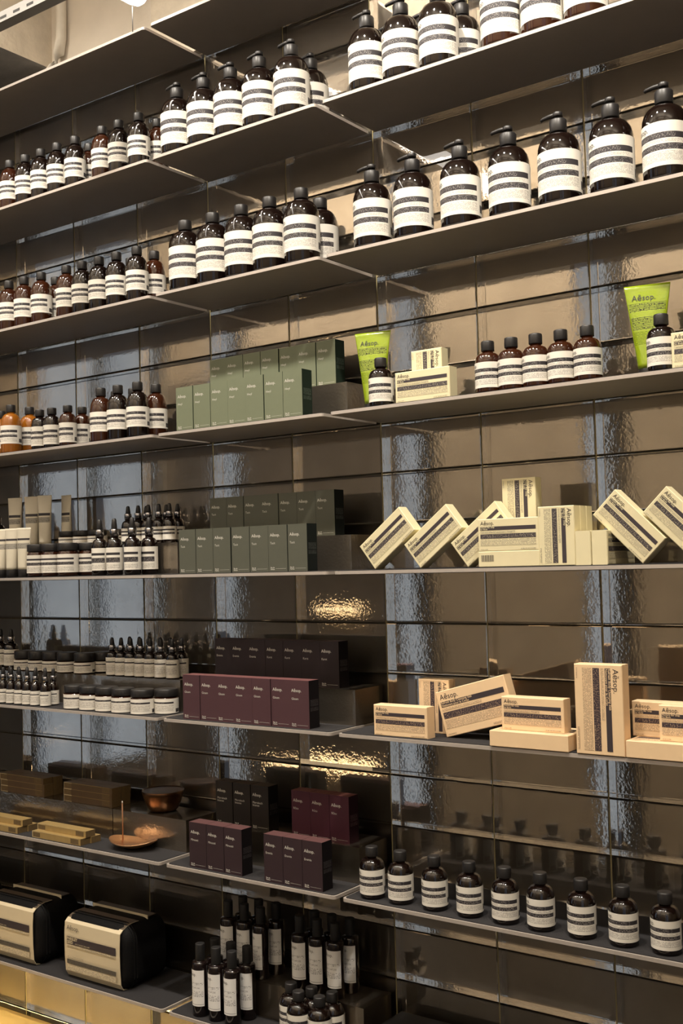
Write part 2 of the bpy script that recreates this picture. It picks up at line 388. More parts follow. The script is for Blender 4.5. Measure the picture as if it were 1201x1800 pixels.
for j in range(-5, 8): gm.box(-1.6359 + PX * j - .0011, -1.6359 + PX * j + .0011, .0012, .0325, ZO - 1.3, ZO + 1.3, 'grout')
for k in range(-12, 13): gm.box(-1.6359 - 5 * PX, -1.6359 + 7 * PX, .006, .0325, ZO + .002 + PZ * k - .0010, ZO + .002 + PZ * k + .0010, 'grout_dark')
go = obj('grout', gm.mesh('grout'), wall_back); go['kind'] = 'stuff'
# counter below
mb = MB(); mb.box(-2.9, -1.9, -.75, -0.001, ZO - 1.26, ZO - 1.205, 'brass_counter')
ctr = bpy.data.objects.new('brass_counter', None); COL.objects.link(ctr); tag(ctr, 'bright brushed brass counter below the lowest left shelf', 'counter')
obj('top', mb.mesh('top'), ctr)
mb = MB(); mb.box(-2.86, -1.94, -.70, -0.03, 0, ZO - 1.26, 'room_dark'); obj('body', mb.mesh('body'), ctr)

# ------------------------------------------------------------------ shelves
def plate(x0, x1, y0, y1, z0, z1, mt, r=0.008, edge=None):
    mb = MB(); pts = []
    for cx, cy, a0 in ((x1 - r, y0 + r, -90), (x1, y1, None), (x0, y1, None), (x0 + r, y0 + r, 180)):
        if a0 is None: pts.append((cx, cy))
        else: pts += [(cx + r * math.cos(math.radians(a0 + 90 * i / 4)), cy + r * math.sin(math.radians(a0 + 90 * i / 4))) for i in range(5)]
    mb.rings([[(x, y, z0) for x, y in pts], [(x, y, z1) for x, y in pts]], mt, smooth=False, matfn=(lambda i, k: edge) if edge else None)
    return mb
for c, x0, x1 in (('L', XL0, XL1), ('M', XM0, XM1), ('R', XR0, XR1)):
    for l in range(8):
        if c == 'R' and l == 0: continue
        k = l if c == 'R' else l + 1
        nm = ('topmost' if k == 1 else ORD[k - 1]) + ' ' + SHNAME[c] + ' shelf'
        e = bpy.data.objects.new('wall_shelf', None); COL.objects.link(e); e.location = ((x0 + x1) / 2, -D / 2, zt(l) + ZO)
        where = {'topmost': 'highest one'}.get(nm.split()[0], nm.split()[0] + ' from the top')
        tag(e, 'dark metal wall shelf in the %s column, %s' % (SHNAME[c], where), 'shelf', 'metal shelves on the tiled wall')
        w = (x1 - x0) / 2
        obj('plate', plate(-w, w, -D / 2, D / 2, -T, -.0015, 'shelf_metal', edge='shelf_edge').mesh('plate'), e)
        obj('liner', plate(-w + .004, w - .004, -D / 2 + .004, D / 2 - .001, -.0015, 0, 'felt').mesh('liner'), e)

RH, RYF = 0.0743, -0.1034
def riser(c, l, x0, x1, label):
    mb = MB(); mb.box(x0, x1, RYF, -.001, 0, RH, 'riser_mirror'); me = mb.mesh('display_riser')
    o = obj('display_riser', me); o.location = (0, 0, zt(l) + ZO); tag(o, label, 'riser', 'mirrored display risers on the shelves')
for l, nm in ((3, 'sage green cartons'), (4, 'slate cartons'), (5, 'dark plum cartons'), (6, 'brown and wine cartons'), (7, 'black spray bottles')):
    riser('M', l, -1.59, -1.1522 if l != 7 else -1.152, 'mirrored glass riser block under the back row of ' + nm)
riser('L', 4, -2.85, -1.660, 'mirrored riser block under the back tubes and droppers on the fifth left shelf')
riser('L', 5, -2.85, -1.660, 'mirrored riser block under the back jars and droppers on the sixth left shelf')
riser('L', 6, -2.85, -1.902, 'mirrored riser block under the dark incense box stacks')
riser('L', 6, -1.8995, -1.650, 'mirrored riser block under the bronze bowl')

# ------------------------------------------------------------------ labels on cylinders
def cyl_label(r, z0, z1, a0, a1, cells, words, paper='paper', off=0.0005):
    """angles in degrees from -Y towards +X; cells: (angle0, angle1, v0, v1, material), v from the top"""
    mb = MB(); R = r + off; h = z1 - z0
    us = sorted(set([a0, a1] + [q for c in cells for q in c[:2]])); full = []
    for i in range(len(us) - 1):
        n = max(1, int(math.ceil((us[i+1] - us[i]) / 11)))
        full += [us[i] + (us[i+1] - us[i]) * k / n for k in range(n)]
    full.append(us[-1]); vs = sorted(set([0, 1] + [q for c in cells for q in c[2:4]]))
    def P(a, v, rr=R): t = math.radians(a); return (rr * math.sin(t), -rr * math.cos(t), z1 - v * h)
    nu = len(full); o = len(mb.v)
    mb.v += [P(a, v) for v in vs for a in full]
    for j in range(len(vs) - 1):
        for i in range(nu - 1):
            am, vm = (full[i] + full[i+1]) / 2, (vs[j] + vs[j+1]) / 2; mt = paper
            for c in cells:
                if c[0] <= am <= c[1] and c[2] <= vm <= c[3]: mt = c[4]
            idx = (o + (j+1)*nu + i, o + (j+1)*nu + i + 1, o + j*nu + i + 1, o + j*nu + i)
            uv = [(math.radians(full[i + q]) * R * 1000, (1 - vs[j + w]) * h * 1000) for q, w in ((0, 1), (1, 1), (1, 0), (0, 0))]
            mb.face(idx, mt, True, uv)
    for s, size, a, v, mt in words:
        put_text(mb, s, size, lambda x, y, a=a, v=v: P(a + math.degrees(x / R), v - y / h, R + .0002), mt)
    return mb.mesh('label')
STD = [(-92, 84, .25, .39, 'ink'), (-92, 45, .265, .375, 'band_print'), (-92, 70, .41, .49, 'fine_print'), (-92, 84, .51, .65, 'band_print'),
       (-92, 84, .68, .90, 'fine_print'), (96, 128, .72, .92, 'band_print')]
def words_std(h): return [(BRAND, h * .19, -84, .19, 'ink')]
def bottle_parts(r, h, lz0, lz1, capr, caph, glass='amber_dark', neck=None, nseg=28, label_cells=STD, sh=None):
    neck = neck or capr * .84; zs = lz1 + .002; zn = h - caph - .004
    mb = MB(); prof = [(r * .90, 0), (r * .97, .0012), (r, .004), (r, zs)]
    for t in (0.2, 0.4, 0.6, 0.78, 0.92, 1.0):
        a = t * math.pi / 2; rr = neck + (r - neck) * math.cos(a) ** 0.85 if t < 1 else neck
        prof.append((rr, zs + (zn - zs) * (math.sin(a) ** 1.05)))
    prof.append((neck, h - caph * .5)); mb.lathe(prof, glass, nseg)
    cap = MB(); z0 = h - caph; cp = []
    cap.lathe([(capr * .97, z0), (capr, z0 + .001), (capr, h - .0022), (capr * .94, h - .0005), (capr * .85, h)], 'black_plastic', 24)
    parts = [('glass_body', mb.mesh('glass_body')), ('label', cyl_label(r, lz0, lz1, -130, 135, label_cells, words_std(lz1 - lz0))), ('cap', cap.mesh('cap'))]
    return parts
def pump_parts():
    r, h = .0392, .177
    p = bottle_parts(r, .1555, .0180, .0940, .0155, .020, neck=.0135)[:2]
    mb = MB(); mb.lathe([(.0150, .1355), (.0157, .137), (.0157, .1575), (.0145, .1595), (.006, .1600)], 'black_plastic', 24); collar = mb.mesh('pump_collar')
    mb = MB(); mb.lathe([(.0052, .1595), (.0052, .166)], 'black_plastic', 12)
    mb.lathe([(.0085, .1655), (.0092, .1668), (.0092, .1725), (.0075, .1742)], 'black_plastic', 16)
    mb.tube([(0, 0, .1705), (-.018, 0, .1705), (-.031, 0, .1688), (-.0345, 0, .1665)], [.0048, .0042, .0036, .0030], 'black_plastic', 10)
    head = mb.mesh('pump_head')
    return p + [('pump_collar', collar), ('pump_head', head)]
PUMP = pump_parts()
PUMP_BROWN = bottle_parts(.0392, .1555, .0180, .0940, .0155, .020, neck=.0135, glass='amber')[:1] + PUMP[1:]
B500 = bottle_parts(.0388, .1650, .0235, .0980, .0156, .0235, neck=.0135)
B200 = bottle_parts(.0268, .1340, .0245, .0725, .0124, .0205)
B200A = bottle_parts(.0268, .1340, .0245, .0725, .0124, .0205, glass='amber')
B200O = bottle_parts(.0268, .1290, .0245, .0725, .0124, .0200, glass='amber_orange')
B100S = bottle_parts(.0216, .1030, .0085, .0580, .0118, .0170)
B100SA = bottle_parts(.0216, .1030, .0085, .0580, .0118, .0170, glass='amber')
B100 = bottle_parts(.0250, .1000, .0095, .0575, .0125, .0190)
B100A = bottle_parts(.0250, .1000, .0095, .0575, .0125, .0190, glass='amber')

def place(name, parts, pts, l, base, group, cat, rowname, shelf, dz=0.0, noun='bottle', only=None, rotj=4, rz=0):
    """pts left to right: (x, y[, parts]); the label counts them along the row"""
    n = len(pts)
    for i, p in enumerate(pts):
        pos = 'leftmost' if i == 0 else 'rightmost' if i == n - 1 else ORD[i] + ' from left'
        lab = '%s, %s, %s, %s' % (base, pos, rowname.replace('the ', '', 1), shelf)
        if only: lab = only
        pr = p[2] if len(p) > 2 else parts
        thing(name, pr, (p[0], p[1], zt(l) + dz), lab, cat, group, (0, 0, math.radians(rz + random.uniform(-rotj, rotj))))
def xs(lst, y): return [(x, y) for x in lst]

# --- pump bottles and large bottles
place('pump_bottle', PUMP, xs([-1.040, -.957, -.870], -.157), 1, 'amber pump bottle', 'pump bottles on the topmost right shelf', 'bottle', 'the left trio', 'topmost right shelf')
place('pump_bottle', PUMP, xs([-1.034, -.950, -.862], -.078), 1, 'shadowed amber pump bottle', 'pump bottles on the topmost right shelf', 'bottle', 'the back row', 'topmost right shelf')
place('pump_bottle', PUMP_BROWN, xs([-.733, -.649, -.563], -.157), 1, 'brown based amber pump bottle', 'pump bottles on the topmost right shelf', 'bottle', 'the right trio', 'topmost right shelf')
place('pump_bottle', PUMP, xs([-1.038, -.940, -.832, -.727, -.625, -.525, -.428], -.157), 2, 'amber pump bottle', 'pump bottles on the second right shelf', 'bottle', 'the spaced row', 'second right shelf')
place('pump_bottle', PUMP, xs([-1.581, -1.497, -1.414, -1.329, -1.239], -.157), 1, 'amber pump bottle', 'pump bottles on the second middle shelf', 'bottle', 'the front row', 'second middle shelf')
place('pump_bottle', PUMP, xs([-1.584, -1.500, -1.418, -1.335, -1.247], -.078), 1, 'half hidden amber pump bottle', 'pump bottles on the second middle shelf', 'bottle', 'the back row', 'second middle shelf')
place('screw_cap_bottle', B500, xs([-1.563, -1.477, -1.391, -1.309, -1.221], -.157), 2, 'large screw cap amber bottle', 'large bottles on the third middle shelf', 'bottle', 'the front row', 'third middle shelf')
place('screw_cap_bottle', B500, xs([-1.572, -1.486, -1.400, -1.317, -1.230], -.078), 2, 'half hidden large amber bottle', 'large bottles on the third middle shelf', 'bottle', 'the back row', 'third middle shelf')
# --- left column bottles
A = B200A
place('amber_bottle', B200, [(-2.196, -.16, A), (-2.132, -.16), (-2.069, -.16), (-2.005, -.16), (-1.936, -.16), (-1.836, -.16, A), (-1.776, -.16), (-1.707, -.16)], 1, 'small amber bottle', 'amber bottles on the second left shelf', 'bottle', 'the front row', 'second left shelf')
place('amber_bottle', A, [(-2.312, -.105), (-1.946, -.105), (-1.699, -.105)], 1, 'partly hidden amber bottle', 'amber bottles on the second left shelf', 'bottle', 'the back row', 'second left shelf')
place('amber_bottle', B200, [(-2.206, -.16, A), (-2.143, -.16, A), (-2.074, -.16, A), (-1.976, -.16, A), (-1.916, -.16), (-1.854, -.16), (-1.792, -.16), (-1.721, -.16)], 2, 'small amber bottle', 'amber bottles on the third left shelf', 'bottle', 'the front row', 'third left shelf')
place('amber_bottle', A, [(-2.315, -.105), (-2.084, -.105), (-1.990, -.100), (-1.930, -.100), (-1.868, -.100), (-1.806, -.100), (-1.718, -.105)], 2, 'partly hidden amber bottle', 'amber bottles on the third left shelf', 'bottle', 'the back row', 'third left shelf')
place('oil_bottle', B200O, [(-2.205, -.16)], 3, 'x', None, 'bottle', '', '', only='bright orange amber oil bottle at the front of the fourth left shelf')
place('oil_bottle', B200O, [(-2.204, -.100)], 3, 'x', None, 'bottle', '', '', only='orange amber oil bottle standing just behind and right of another orange one')
place('oil_bottle', B200O, [(-2.318, -.105)], 3, 'x', None, 'bottle', '', '', only='orange oil bottle cut off by the photo edge on the fourth left shelf')
place('small_bottle', B100S, [(-2.082, -.165), (-2.034, -.165), (-1.973, -.165, B100SA)], 3, 'short amber bottle', 'short bottles on the fourth left shelf', 'bottle', 'the short front trio', 'fourth left shelf')
place('small_bottle', B100SA, [(-1.971, -.120)], 3, 'x', 'short bottles on the fourth left shelf', 'bottle', '', '', only='short amber bottle behind the short trio on the fourth left shelf')
place('amber_bottle', A, [(-1.856, -.16), (-1.795, -.16, B200), (-1.727, -.16, B200)], 3, 'taller amber bottle', 'taller bottles on the fourth left shelf', 'bottle', 'the tall front trio', 'fourth left shelf')
place('amber_bottle', A, [(-1.868, -.100), (-1.805, -.100), (-1.721, -.105)], 3, 'taller amber bottle', 'taller bottles on the fourth left shelf', 'bottle', 'the row behind', 'fourth left shelf')
# --- right column bottles
place('small_bottle', B100A, xs([-.782, -.733, -.683, -.633, -.582], -.161), 3, 'short amber bottle', 'five short bottles on the third right shelf', 'bottle', 'the row of five', 'third right shelf')
thing('small_bottle', B100, (-1.026, -.161, zt(3)), 'dark bottle in front of the left lime green tube', 'bottle')
thing('small_bottle', B100, (-.447, -.161, zt(3)), 'dark bottle in front of the lime green tube near the right edge', 'bottle')
place('small_bottle', B100, xs([-1.081, -1.013, -.935, -.858, -.783, -.711, -.632, -.555, -.480], -.160), 6, 'dark amber bottle', 'bottles on the sixth right shelf', 'bottle', 'the spaced row', 'sixth right shelf')
# dark bottles at the very bottom
for i, (x, y, w) in enumerate([(-1.318, -.136, 'leftmost, half hidden'), (-1.275, -.164, 'front left'), (-1.220, -.164, 'front right'), (-1.265, -.132, 'back left'), (-1.212, -.130, 'back right')]):
    thing('dark_bottle', B100, (x, y, zt(7) + .006), 'dark round shouldered bottle at the bottom edge below the sprays, %s one' % w, 'bottle', 'dark bottles on the lowest middle shelf')

# --- droppers, jars
def dropper_parts(r, h, lz0, lz1, colr, bulb, glass='amber_dark', chrome='chrome', cells=None):
    mb = MB(); zs = lz1 + .002; zc = h * .66 if h < .11 else h * .68
    zc = max(zc, zs + .010); nk = colr * .9
    prof = [(r * .9, 0), (r, .003), (r, zs)] + [(nk + (r - nk) * math.cos(t * math.pi / 2), zs + (zc - zs) * .8 * math.sin(t * math.pi / 2)) for t in (.25, .5, .75, 1)] + [(nk, zc + .001)]
    mb.lathe(prof, glass, 20)
    c = MB(); hc = (h - zc) * .42
    c.lathe([(colr, zc), (colr, zc + hc * .9), (colr * .85, zc + hc)], chrome, 18)
    b = MB(); zb = zc + hc
    b.lathe([(colr * .62, zb), (colr * .70, zb + .002), (colr * .58, zb + (h - zb) * .55), (colr * .5, h - .003), (colr * .3, h)], bulb, 14)
    cells = cells or [(-92, 84, .22, .30, 'ink'), (-92, 60, .14, .20, 'fine_print'), (-92, 84, .42, .85, 'fine_print')]
    return [('glass_body', mb.mesh('glass_body')), ('label', cyl_label(r, lz0, lz1, -130, 135, cells, [])), ('dropper_collar', c.mesh('dropper_collar')), ('dropper_bulb', b.mesh('dropper_bulb'))]
D100 = dropper_parts(.0198, .1365, .012, .066, .0105, 'black_plastic', cells=[(-92, 84, .22, .33, 'ink'), (-92, 84, .44, .66, 'band_print'), (-92, 84, .74, .94, 'fine_print')])
D60 = dropper_parts(.0170, .0960, .008, .040, .0090, 'rubber', cells=[(-92, 84, .2, .32, 'ink'), (-92, 84, .45, .6, 'band_print')])
D25 = dropper_parts(.0135, .0925, .003, .0375, .0080, 'black_plastic')
D40 = dropper_parts(.0160, .0950, .003, .0460, .0088, 'rubber')
D110 = dropper_parts(.0195, .110, .012, .055, .0100, 'rubber')
def jar_parts(r, h, lidh, lz0, lz1, glass='amber'):
    mb = MB(); zl = h - lidh
    mb.lathe([(r * .9, 0), (r, .003), (r, lz1 + .001), (r * .9, zl - .003), (r * .86, zl + .002)], glass, 26)
    ld = MB(); ld.lathe([(r * .97, zl), (r * .985, zl + .001), (r * .985, h - .002), (r * .95, h - .0004), (r * .90, h)], 'black_plastic', 26)
    cells = [(-92, 84, .22, .34, 'ink'), (-92, 40, .24, .32, 'band_print'), (-92, 84, .42, .85, 'fine_print'), (96, 128, .7, .95, 'band_print')]
    if h > .07: cells = [(-92, 84, .20, .30, 'ink'), (-92, 84, .42, .58, 'band_print'), (-92, 84, .66, .92, 'fine_print')]
    return [('glass_body', mb.mesh('glass_body')), ('label', cyl_label(r, lz0, lz1, -130, 135, cells, [])), ('lid', ld.mesh('lid'))]
J120 = jar_parts(.0258, .0830, .0185, .0095, .0550)
J60 = jar_parts(.0280, .0575, .0170, .0020, .0360)
J60B = jar_parts(.0270, .0530, .0210, .0030, .0290)
J40B = jar_parts(.0250, .0420, .0130, .003, .026)

S5, S6 = 'fifth left shelf', 'sixth left shelf'
place('cosmetic_jar', J120, [(-2.103, -.162), (-2.046, -.162), (-1.984, -.162)], 4, 'amber jar with black lid', 'amber jars on the fifth left shelf', 'jar', 'the front trio', S5)
place('cosmetic_jar', J120, [(-1.962, -.116)], 4, 'x', 'amber jars on the fifth left shelf', 'jar', '', '', only='amber jar tucked behind the front trio of jars, beside the droppers')
place('dropper_bottle', D100, [(-1.860, -.167), (-1.808, -.167), (-1.746, -.167)], 4, 'tall amber dropper bottle', 'tall droppers on the fifth left shelf', 'dropper', 'the front trio', S5)
place('dropper_bottle', D100, [(-1.731, -.1265)], 4, 'x', 'tall droppers on the fifth left shelf', 'dropper', '', '', only='tall amber dropper bottle behind the rightmost front dropper, fifth left shelf')
place('cosmetic_jar', J40B, [(-2.088, -.072), (-2.032, -.072), (-1.976, -.072)], 4, 'low black lidded jar', 'low jars on the back riser', 'jar', 'the riser front row', S5, dz=RH)
place('cosmetic_jar', J40B, [(-1.925, -.030), (-1.868, -.030)], 4, 'low black lidded jar', 'low jars on the back riser', 'jar', 'the riser back row', S5, dz=RH)
place('dropper_bottle', D60, xs([-1.848, -1.812, -1.776, -1.740, -1.704], -.084), 4, 'small black bulb dropper', 'small droppers on the fifth left riser', 'dropper', 'the riser front row', S5, dz=RH)
place('dropper_bottle', D60, xs([-1.823, -1.752, -1.714], -.046), 4, 'small black bulb dropper', 'small droppers on the fifth left riser', 'dropper', 'the riser back row', S5, dz=RH)
thing('dropper_bottle', D110, (-2.372, -.080, zt(4) + RH), 'dark dropper at the photo edge beside the tall cream tubes', 'dropper')

place('cosmetic_jar', J60, [(-1.962, -.164), (-1.904, -.164), (-1.847, -.164), (-1.790, -.164), (-1.724, -.164)], 5, 'squat black lidded jar', 'squat jars on the sixth left shelf', 'jar', 'the front row', S6)
place('cosmetic_jar', J60, [(-1.677, -.1325)], 5, 'x', 'squat jars on the sixth left shelf', 'jar', '', '', only='squat black lidded jar behind the rightmost front jar, sixth left shelf')
place('dropper_bottle', D25, xs([-2.262, -2.229, -2.196, -2.163, -2.131, -2.099, -2.060], -.176), 5, 'thin chrome necked dropper', 'thin droppers on the sixth left shelf', 'dropper', 'the front row', S6)
place('dropper_bottle', D25, xs([-2.240, -2.205, -2.170, -2.135, -2.098, -2.066], -.146), 5, 'thin chrome necked dropper', 'thin droppers on the sixth left shelf', 'dropper', 'the second row', S6)
place('cosmetic_jar', J60B, xs([-2.273, -2.214, -2.156, -2.097, -2.030], -.074), 5, 'low jar with black lid', 'low jars on the sixth left riser', 'jar', 'the riser front row', S6, dz=RH)
place('cosmetic_jar', J60B, [(-2.010, -.028)], 5, 'x', 'low jars on the sixth left riser', 'jar', '', '', dz=RH, only='low jar with black lid behind the rightmost riser jar, sixth left shelf')
place('dropper_bottle', D40, xs([-1.915, -1.882, -1.848, -1.813, -1.779, -1.743, -1.704], -.083), 5, 'black bulb serum dropper', 'serum droppers on the sixth left riser', 'dropper', 'the riser front row', S6, dz=RH)
place('dropper_bottle', D40, xs([-1.890, -1.855, -1.818, -1.781, -1.746, -1.708], -.047), 5, 'black bulb serum dropper', 'serum droppers on the sixth left riser', 'dropper', 'the riser back row', S6, dz=RH)
place('dropper_bottle', D110, xs([-2.372, -2.326], -.076), 5, 'large dark dropper', 'large droppers at the photo edge', 'dropper', 'the edge pair', S6, dz=RH)
# second row of squat jars, staggered behind the front row

# --- sprays
def spray_parts(a0=-72, a1=70):
    r = .0186; mb = MB(); mb.lathe([(r * .88, 0), (r, .003), (r, .113), (r * .97, .1165), (r * .80, .1185), (.0095, .119), (.0095, .124)], 'spray_glass', 24)
    c = MB(); c.lathe([(.0103, .1205), (.0106, .1215), (.0106, .1545), (.0102, .1558), (.0092, .1560)], 'black_matte', 20)
    cells = [(a0 + 6, a1 - 6, .34, .42, 'spray_print'), (a0 + 6, a1 - 30, .46, .52, 'spray_print'), (a0 + 6, a1 - 6, .58, .74, 'spray_print'), (a0 + 4, a1 - 4, .945, .955, 'ink')]
    lab = cyl_label(r, .024, .102, a0, a1, cells, [(BRAND, .0095, a0 + 6, .16, 'ink')], 'spray_paper')
    return [('glass_body', mb.mesh('glass_body')), ('label', lab), ('cap', c.mesh('cap'))]
SPR = spray_parts(); SPRT = spray_parts(-95, 42)
SM = 'lowest middle shelf'
place('spray_bottle', SPR, [(-1.551, -.168), (-1.503, -.168), (-1.456, -.168)], 7, 'black spray bottle with white label', 'sprays at the front of the lowest middle shelf', 'bottle', 'the front trio', SM)
place('spray_bottle', SPR, [(-1.545, -.126), (-1.497, -.126), (-1.449, -.126)], 7, 'black spray bottle', 'sprays at the front of the lowest middle shelf', 'bottle', 'the row behind the front trio', SM)
place('spray_bottle', SPR, [(-1.541, -.083), (-1.492, -.083), (-1.444, -.083, SPRT)], 7, 'raised black spray bottle', 'sprays in the left riser cluster', 'bottle', 'the left riser cluster', SM, dz=RH)
place('spray_bottle', SPR, [(-1.534, -.040), (-1.486, -.040), (-1.435, -.040)], 7, 'raised black spray bottle', 'sprays in the left riser cluster', 'bottle', 'the left cluster back row', SM, dz=RH)
place('spray_bottle', SPR, [(-1.332, -.083), (-1.284, -.083), (-1.236, -.083)], 7, 'raised black spray bottle', 'sprays in the right riser cluster', 'bottle', 'the right riser cluster', SM, dz=RH)
place('spray_bottle', SPR, [(-1.324, -.040), (-1.276, -.040), (-1.228, -.040)], 7, 'raised black spray bottle', 'sprays in the right riser cluster', 'bottle', 'the right cluster back row', SM, dz=RH)

# --- tubes
def tube_parts(h, w, r, caph, mt, bands, capmt='black_plastic', brand=None, ink='ink', n=28):
    """bands: (z0 fraction, z1 fraction, material) on the front"""
    zc = caph; zsn = sorted(set([0, .06, .2, .35, .5, .65, .8, .92, .955, 1.0] + [q for b in bands for q in b[:2]]))
    rg = []
    def half(t):
        a = r + (w / 2 - r) * t ** 1.05; b = r * (1 - t / .955) ** 0.75 if t < .955 else 0.0
        return a, max(b, .0009)
    for t in zsn:
        a, b = half(t); z = zc + (h - zc) * t
        rg.append([(a * math.sin(q), -b * math.cos(q), z) for q in [2 * math.pi * k / n for k in range(n)]])
    def mf(i, k):
        q = 2 * math.pi * (k + .5) / n; q = q if q < math.pi else q - 2 * math.pi; tm = (zsn[i] + zsn[i+1]) / 2
        if abs(q) < 1.05:
            for b0, b1, m_ in bands:
                if b0 <= tm <= b1: return m_
        return mt
    mb = MB(); mb.rings(rg, mt, True, True, mf, lambda v: (v[0] * 1000, v[2] * 1000))
    if brand:
        t, size, x0 = brand
        def mp(x, y):
            z = zc + (h - zc) * t + y; a, b = half((z - zc) / (h - zc)); xx = x0 + x; s = max(-1, min(1, xx / a))
            return (xx, -b * math.sqrt(1 - s * s) - .0008, z)
        put_text(mb, BRAND, size, mp, ink)
    c = MB(); c.lathe([(r * .93, 0), (r * .97, .001), (r * 1.0, caph - .001), (r * .97, caph + .0005)], capmt, 22)
    return [('tube_body', mb.mesh('tube_body')), ('cap', c.mesh('cap'))]
CT = [(.55, .63, 'tube_band'), (.38, .50, 'tube_band')]
TUB_F = tube_parts(.127, .042, .0158, .020, 'cream_tube', [(.70, .75, 'ink'), (.50, .63, 'tube_band')])
TUB_B = tube_parts(.141, .043, .0160, .012, 'cream_tube', [(.58, .635, 'ink'), (.44, .55, 'tube_band')])
LIME = tube_parts(.168, .081, .0205, .017, 'lime', [(.68, .78, 'lime_band'), (.46, .62, 'lime_band'), (.28, .44, 'lime_fine')], brand=(.815, .0145, -.027))
place('cream_tube', TUB_F, [(-2.240, -.170), (-2.193, -.170), (-2.145, -.170)], 4, 'short cream tube on black cap', 'cream tubes on the fifth left shelf', 'tube', 'the front trio', S5, rotj=6, rz=24)
place('cream_tube', TUB_B, [(-2.292, -.083), (-2.221, -.083), (-2.168, -.083)], 4, 'tall cream tube', 'tall cream tubes on the riser', 'tube', 'the riser front row', S5, dz=RH, rz=24)
place('cream_tube', TUB_B, [(-2.258, -.040), (-2.132, -.040)], 4, 'tall cream tube', 'tall cream tubes on the riser', 'tube', 'the riser back row', S5, dz=RH)
thing('green_tube', LIME, (-1.078, -.110, zt(3)), 'lime green glossy tube behind a dark bottle at the left end', 'tube', rot=(0, 0, math.radians(12)))
thing('green_tube', LIME, (-.488, -.110, zt(3)), 'lime green glossy tube near the right photo edge', 'tube', rot=(0, 0, math.radians(12)))

# --- perfume cartons
PW, PD, PH = .0512, .034, .0992
def carton_parts(key, name2, w=PW, d=PD, h=PH):
    mb = MB(); hw, hd = w / 2, d / 2
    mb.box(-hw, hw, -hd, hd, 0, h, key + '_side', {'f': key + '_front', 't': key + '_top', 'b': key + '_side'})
    sp = MB()
    sp.v += [(hw + .0002, -hd + .004, h * .46), (hw + .0002, hd - .003, h * .46), (hw + .0002, hd - .003, h * .60), (hw + .0002, -hd + .004, h * .60)]
    sp.face((0, 1, 2, 3), key + '_sidep', uv=[(v[1] * 1000, v[2] * 1000) for v in sp.v[0:4]])
    sp.v += [(hw + .0002, -hd + .004, h * .36), (hw + .0002, hd - .003, h * .36), (hw + .0002, hd - .003, h * .44), (hw + .0002, -hd + .004, h * .44)]
    sp.face((4, 5, 6, 7), key + '_sidep', uv=[(v[1] * 1000, v[2] * 1000) for v in sp.v[4:8]])
    lt = MB(); yf = -hd - .0003
    put_text(lt, BRAND, .0092, lambda x, y: (x - hw + .005, yf, h * .755 + y), 'silver_text', .0001)
    nl = MB()
    for i, s in enumerate(name2.split('\n')):
        put_text(nl, s, .0068, lambda x, y, i=i: (x - hw + .005, yf, h * (.59 - .06 * i) + y), 'silver_text')
    brand = lt.mesh('brand_lettering'); lt = MB()
    put_text(lt, 'Eau de', .0040, lambda x, y: (x - hw + .005, yf, h * .075 + y), 'silver_text', .0001)
    put_text(lt, 'Parfum', .0040, lambda x, y: (x - hw + .005, yf, h * .038 + y), 'silver_text', .0001)
    o = len(lt.v); z = h * .062
    lt.v += [(-hw + .019, yf, z), (hw - .004, yf, z), (hw - .004, yf, z + .0004), (-hw + .019, yf, z + .0004)]; lt.face((o, o+1, o+2, o+3), 'silver_text')
    return [('carton_body', mb.mesh('carton_body')), ('brand_lettering', brand), ('name_lettering', nl.mesh('name_lettering')), ('base_lettering', lt.mesh('base_lettering')), ('side_print', sp.mesh('side_print'))]
C_H, C_T, C_G = carton_parts('sage', 'Hwyl'), carton_parts('slate', 'Tacit'), carton_parts('plum', 'Gloam')
C_E, C_K = carton_parts('night', 'Eremia'), carton_parts('night', 'Karst')
C_M, C_E2 = carton_parts('aubergine', 'Miraceti'), carton_parts('aubergine', 'Eremia')
C_B, C_R = carton_parts('bark', 'Marrakech\nIntense'), carton_parts('wine', 'R\u014dzu')
FY, BY = -.168, -.073
def seven(x0, x1): return [x0 + (x1 - x0) * (i + .5) / 7 for i in range(7)]
def jit(l, y): return [(x, y + random.uniform(-.0015, .0015)) for x in l]
place('perfume_carton', C_H, jit(seven(-1.5753, -1.2085), FY), 3, 'sage green perfume carton', 'sage cartons in front', 'carton', 'the front row', 'fourth middle shelf', rotj=.4)
place('perfume_carton', C_H, jit(seven(-1.5575, -1.1905), BY), 3, 'shaded sage perfume carton', 'sage cartons on the riser', 'carton', 'the raised back row', 'fourth middle shelf', dz=RH, rotj=.4)
place('perfume_carton', C_T, jit(seven(-1.5749, -1.2065), FY), 4, 'slate green perfume carton', 'slate cartons in front', 'carton', 'the front row', 'fifth middle shelf', rotj=.4)
place('perfume_carton', C_T, jit(seven(-1.5655, -1.2035), BY), 4, 'dark slate perfume carton', 'slate cartons on the riser', 'carton', 'the raised back row', 'fifth middle shelf', dz=RH, rotj=.4)
place('perfume_carton', C_G, jit(seven(-1.5708, -1.2107), FY), 5, 'plum perfume carton', 'plum cartons in front', 'carton', 'the front row', 'sixth middle shelf', rotj=.3)
p = jit(seven(-1.5594, -1.2029), BY)
place('perfume_carton', C_E, [q + ((C_E if i < 3 else C_K),) for i, q in enumerate(p)], 5, 'near black plum carton', 'near black cartons on the riser', 'carton', 'the raised back row', 'sixth middle shelf', dz=RH, rotj=.3)
place('perfume_carton', C_M, [(-1.559 + .0257 + i * .0522, -.170) for i in range(3)], 6, 'aubergine carton', 'aubergine cartons front left', 'carton', 'the left front trio', 'seventh middle shelf', rotj=.5)
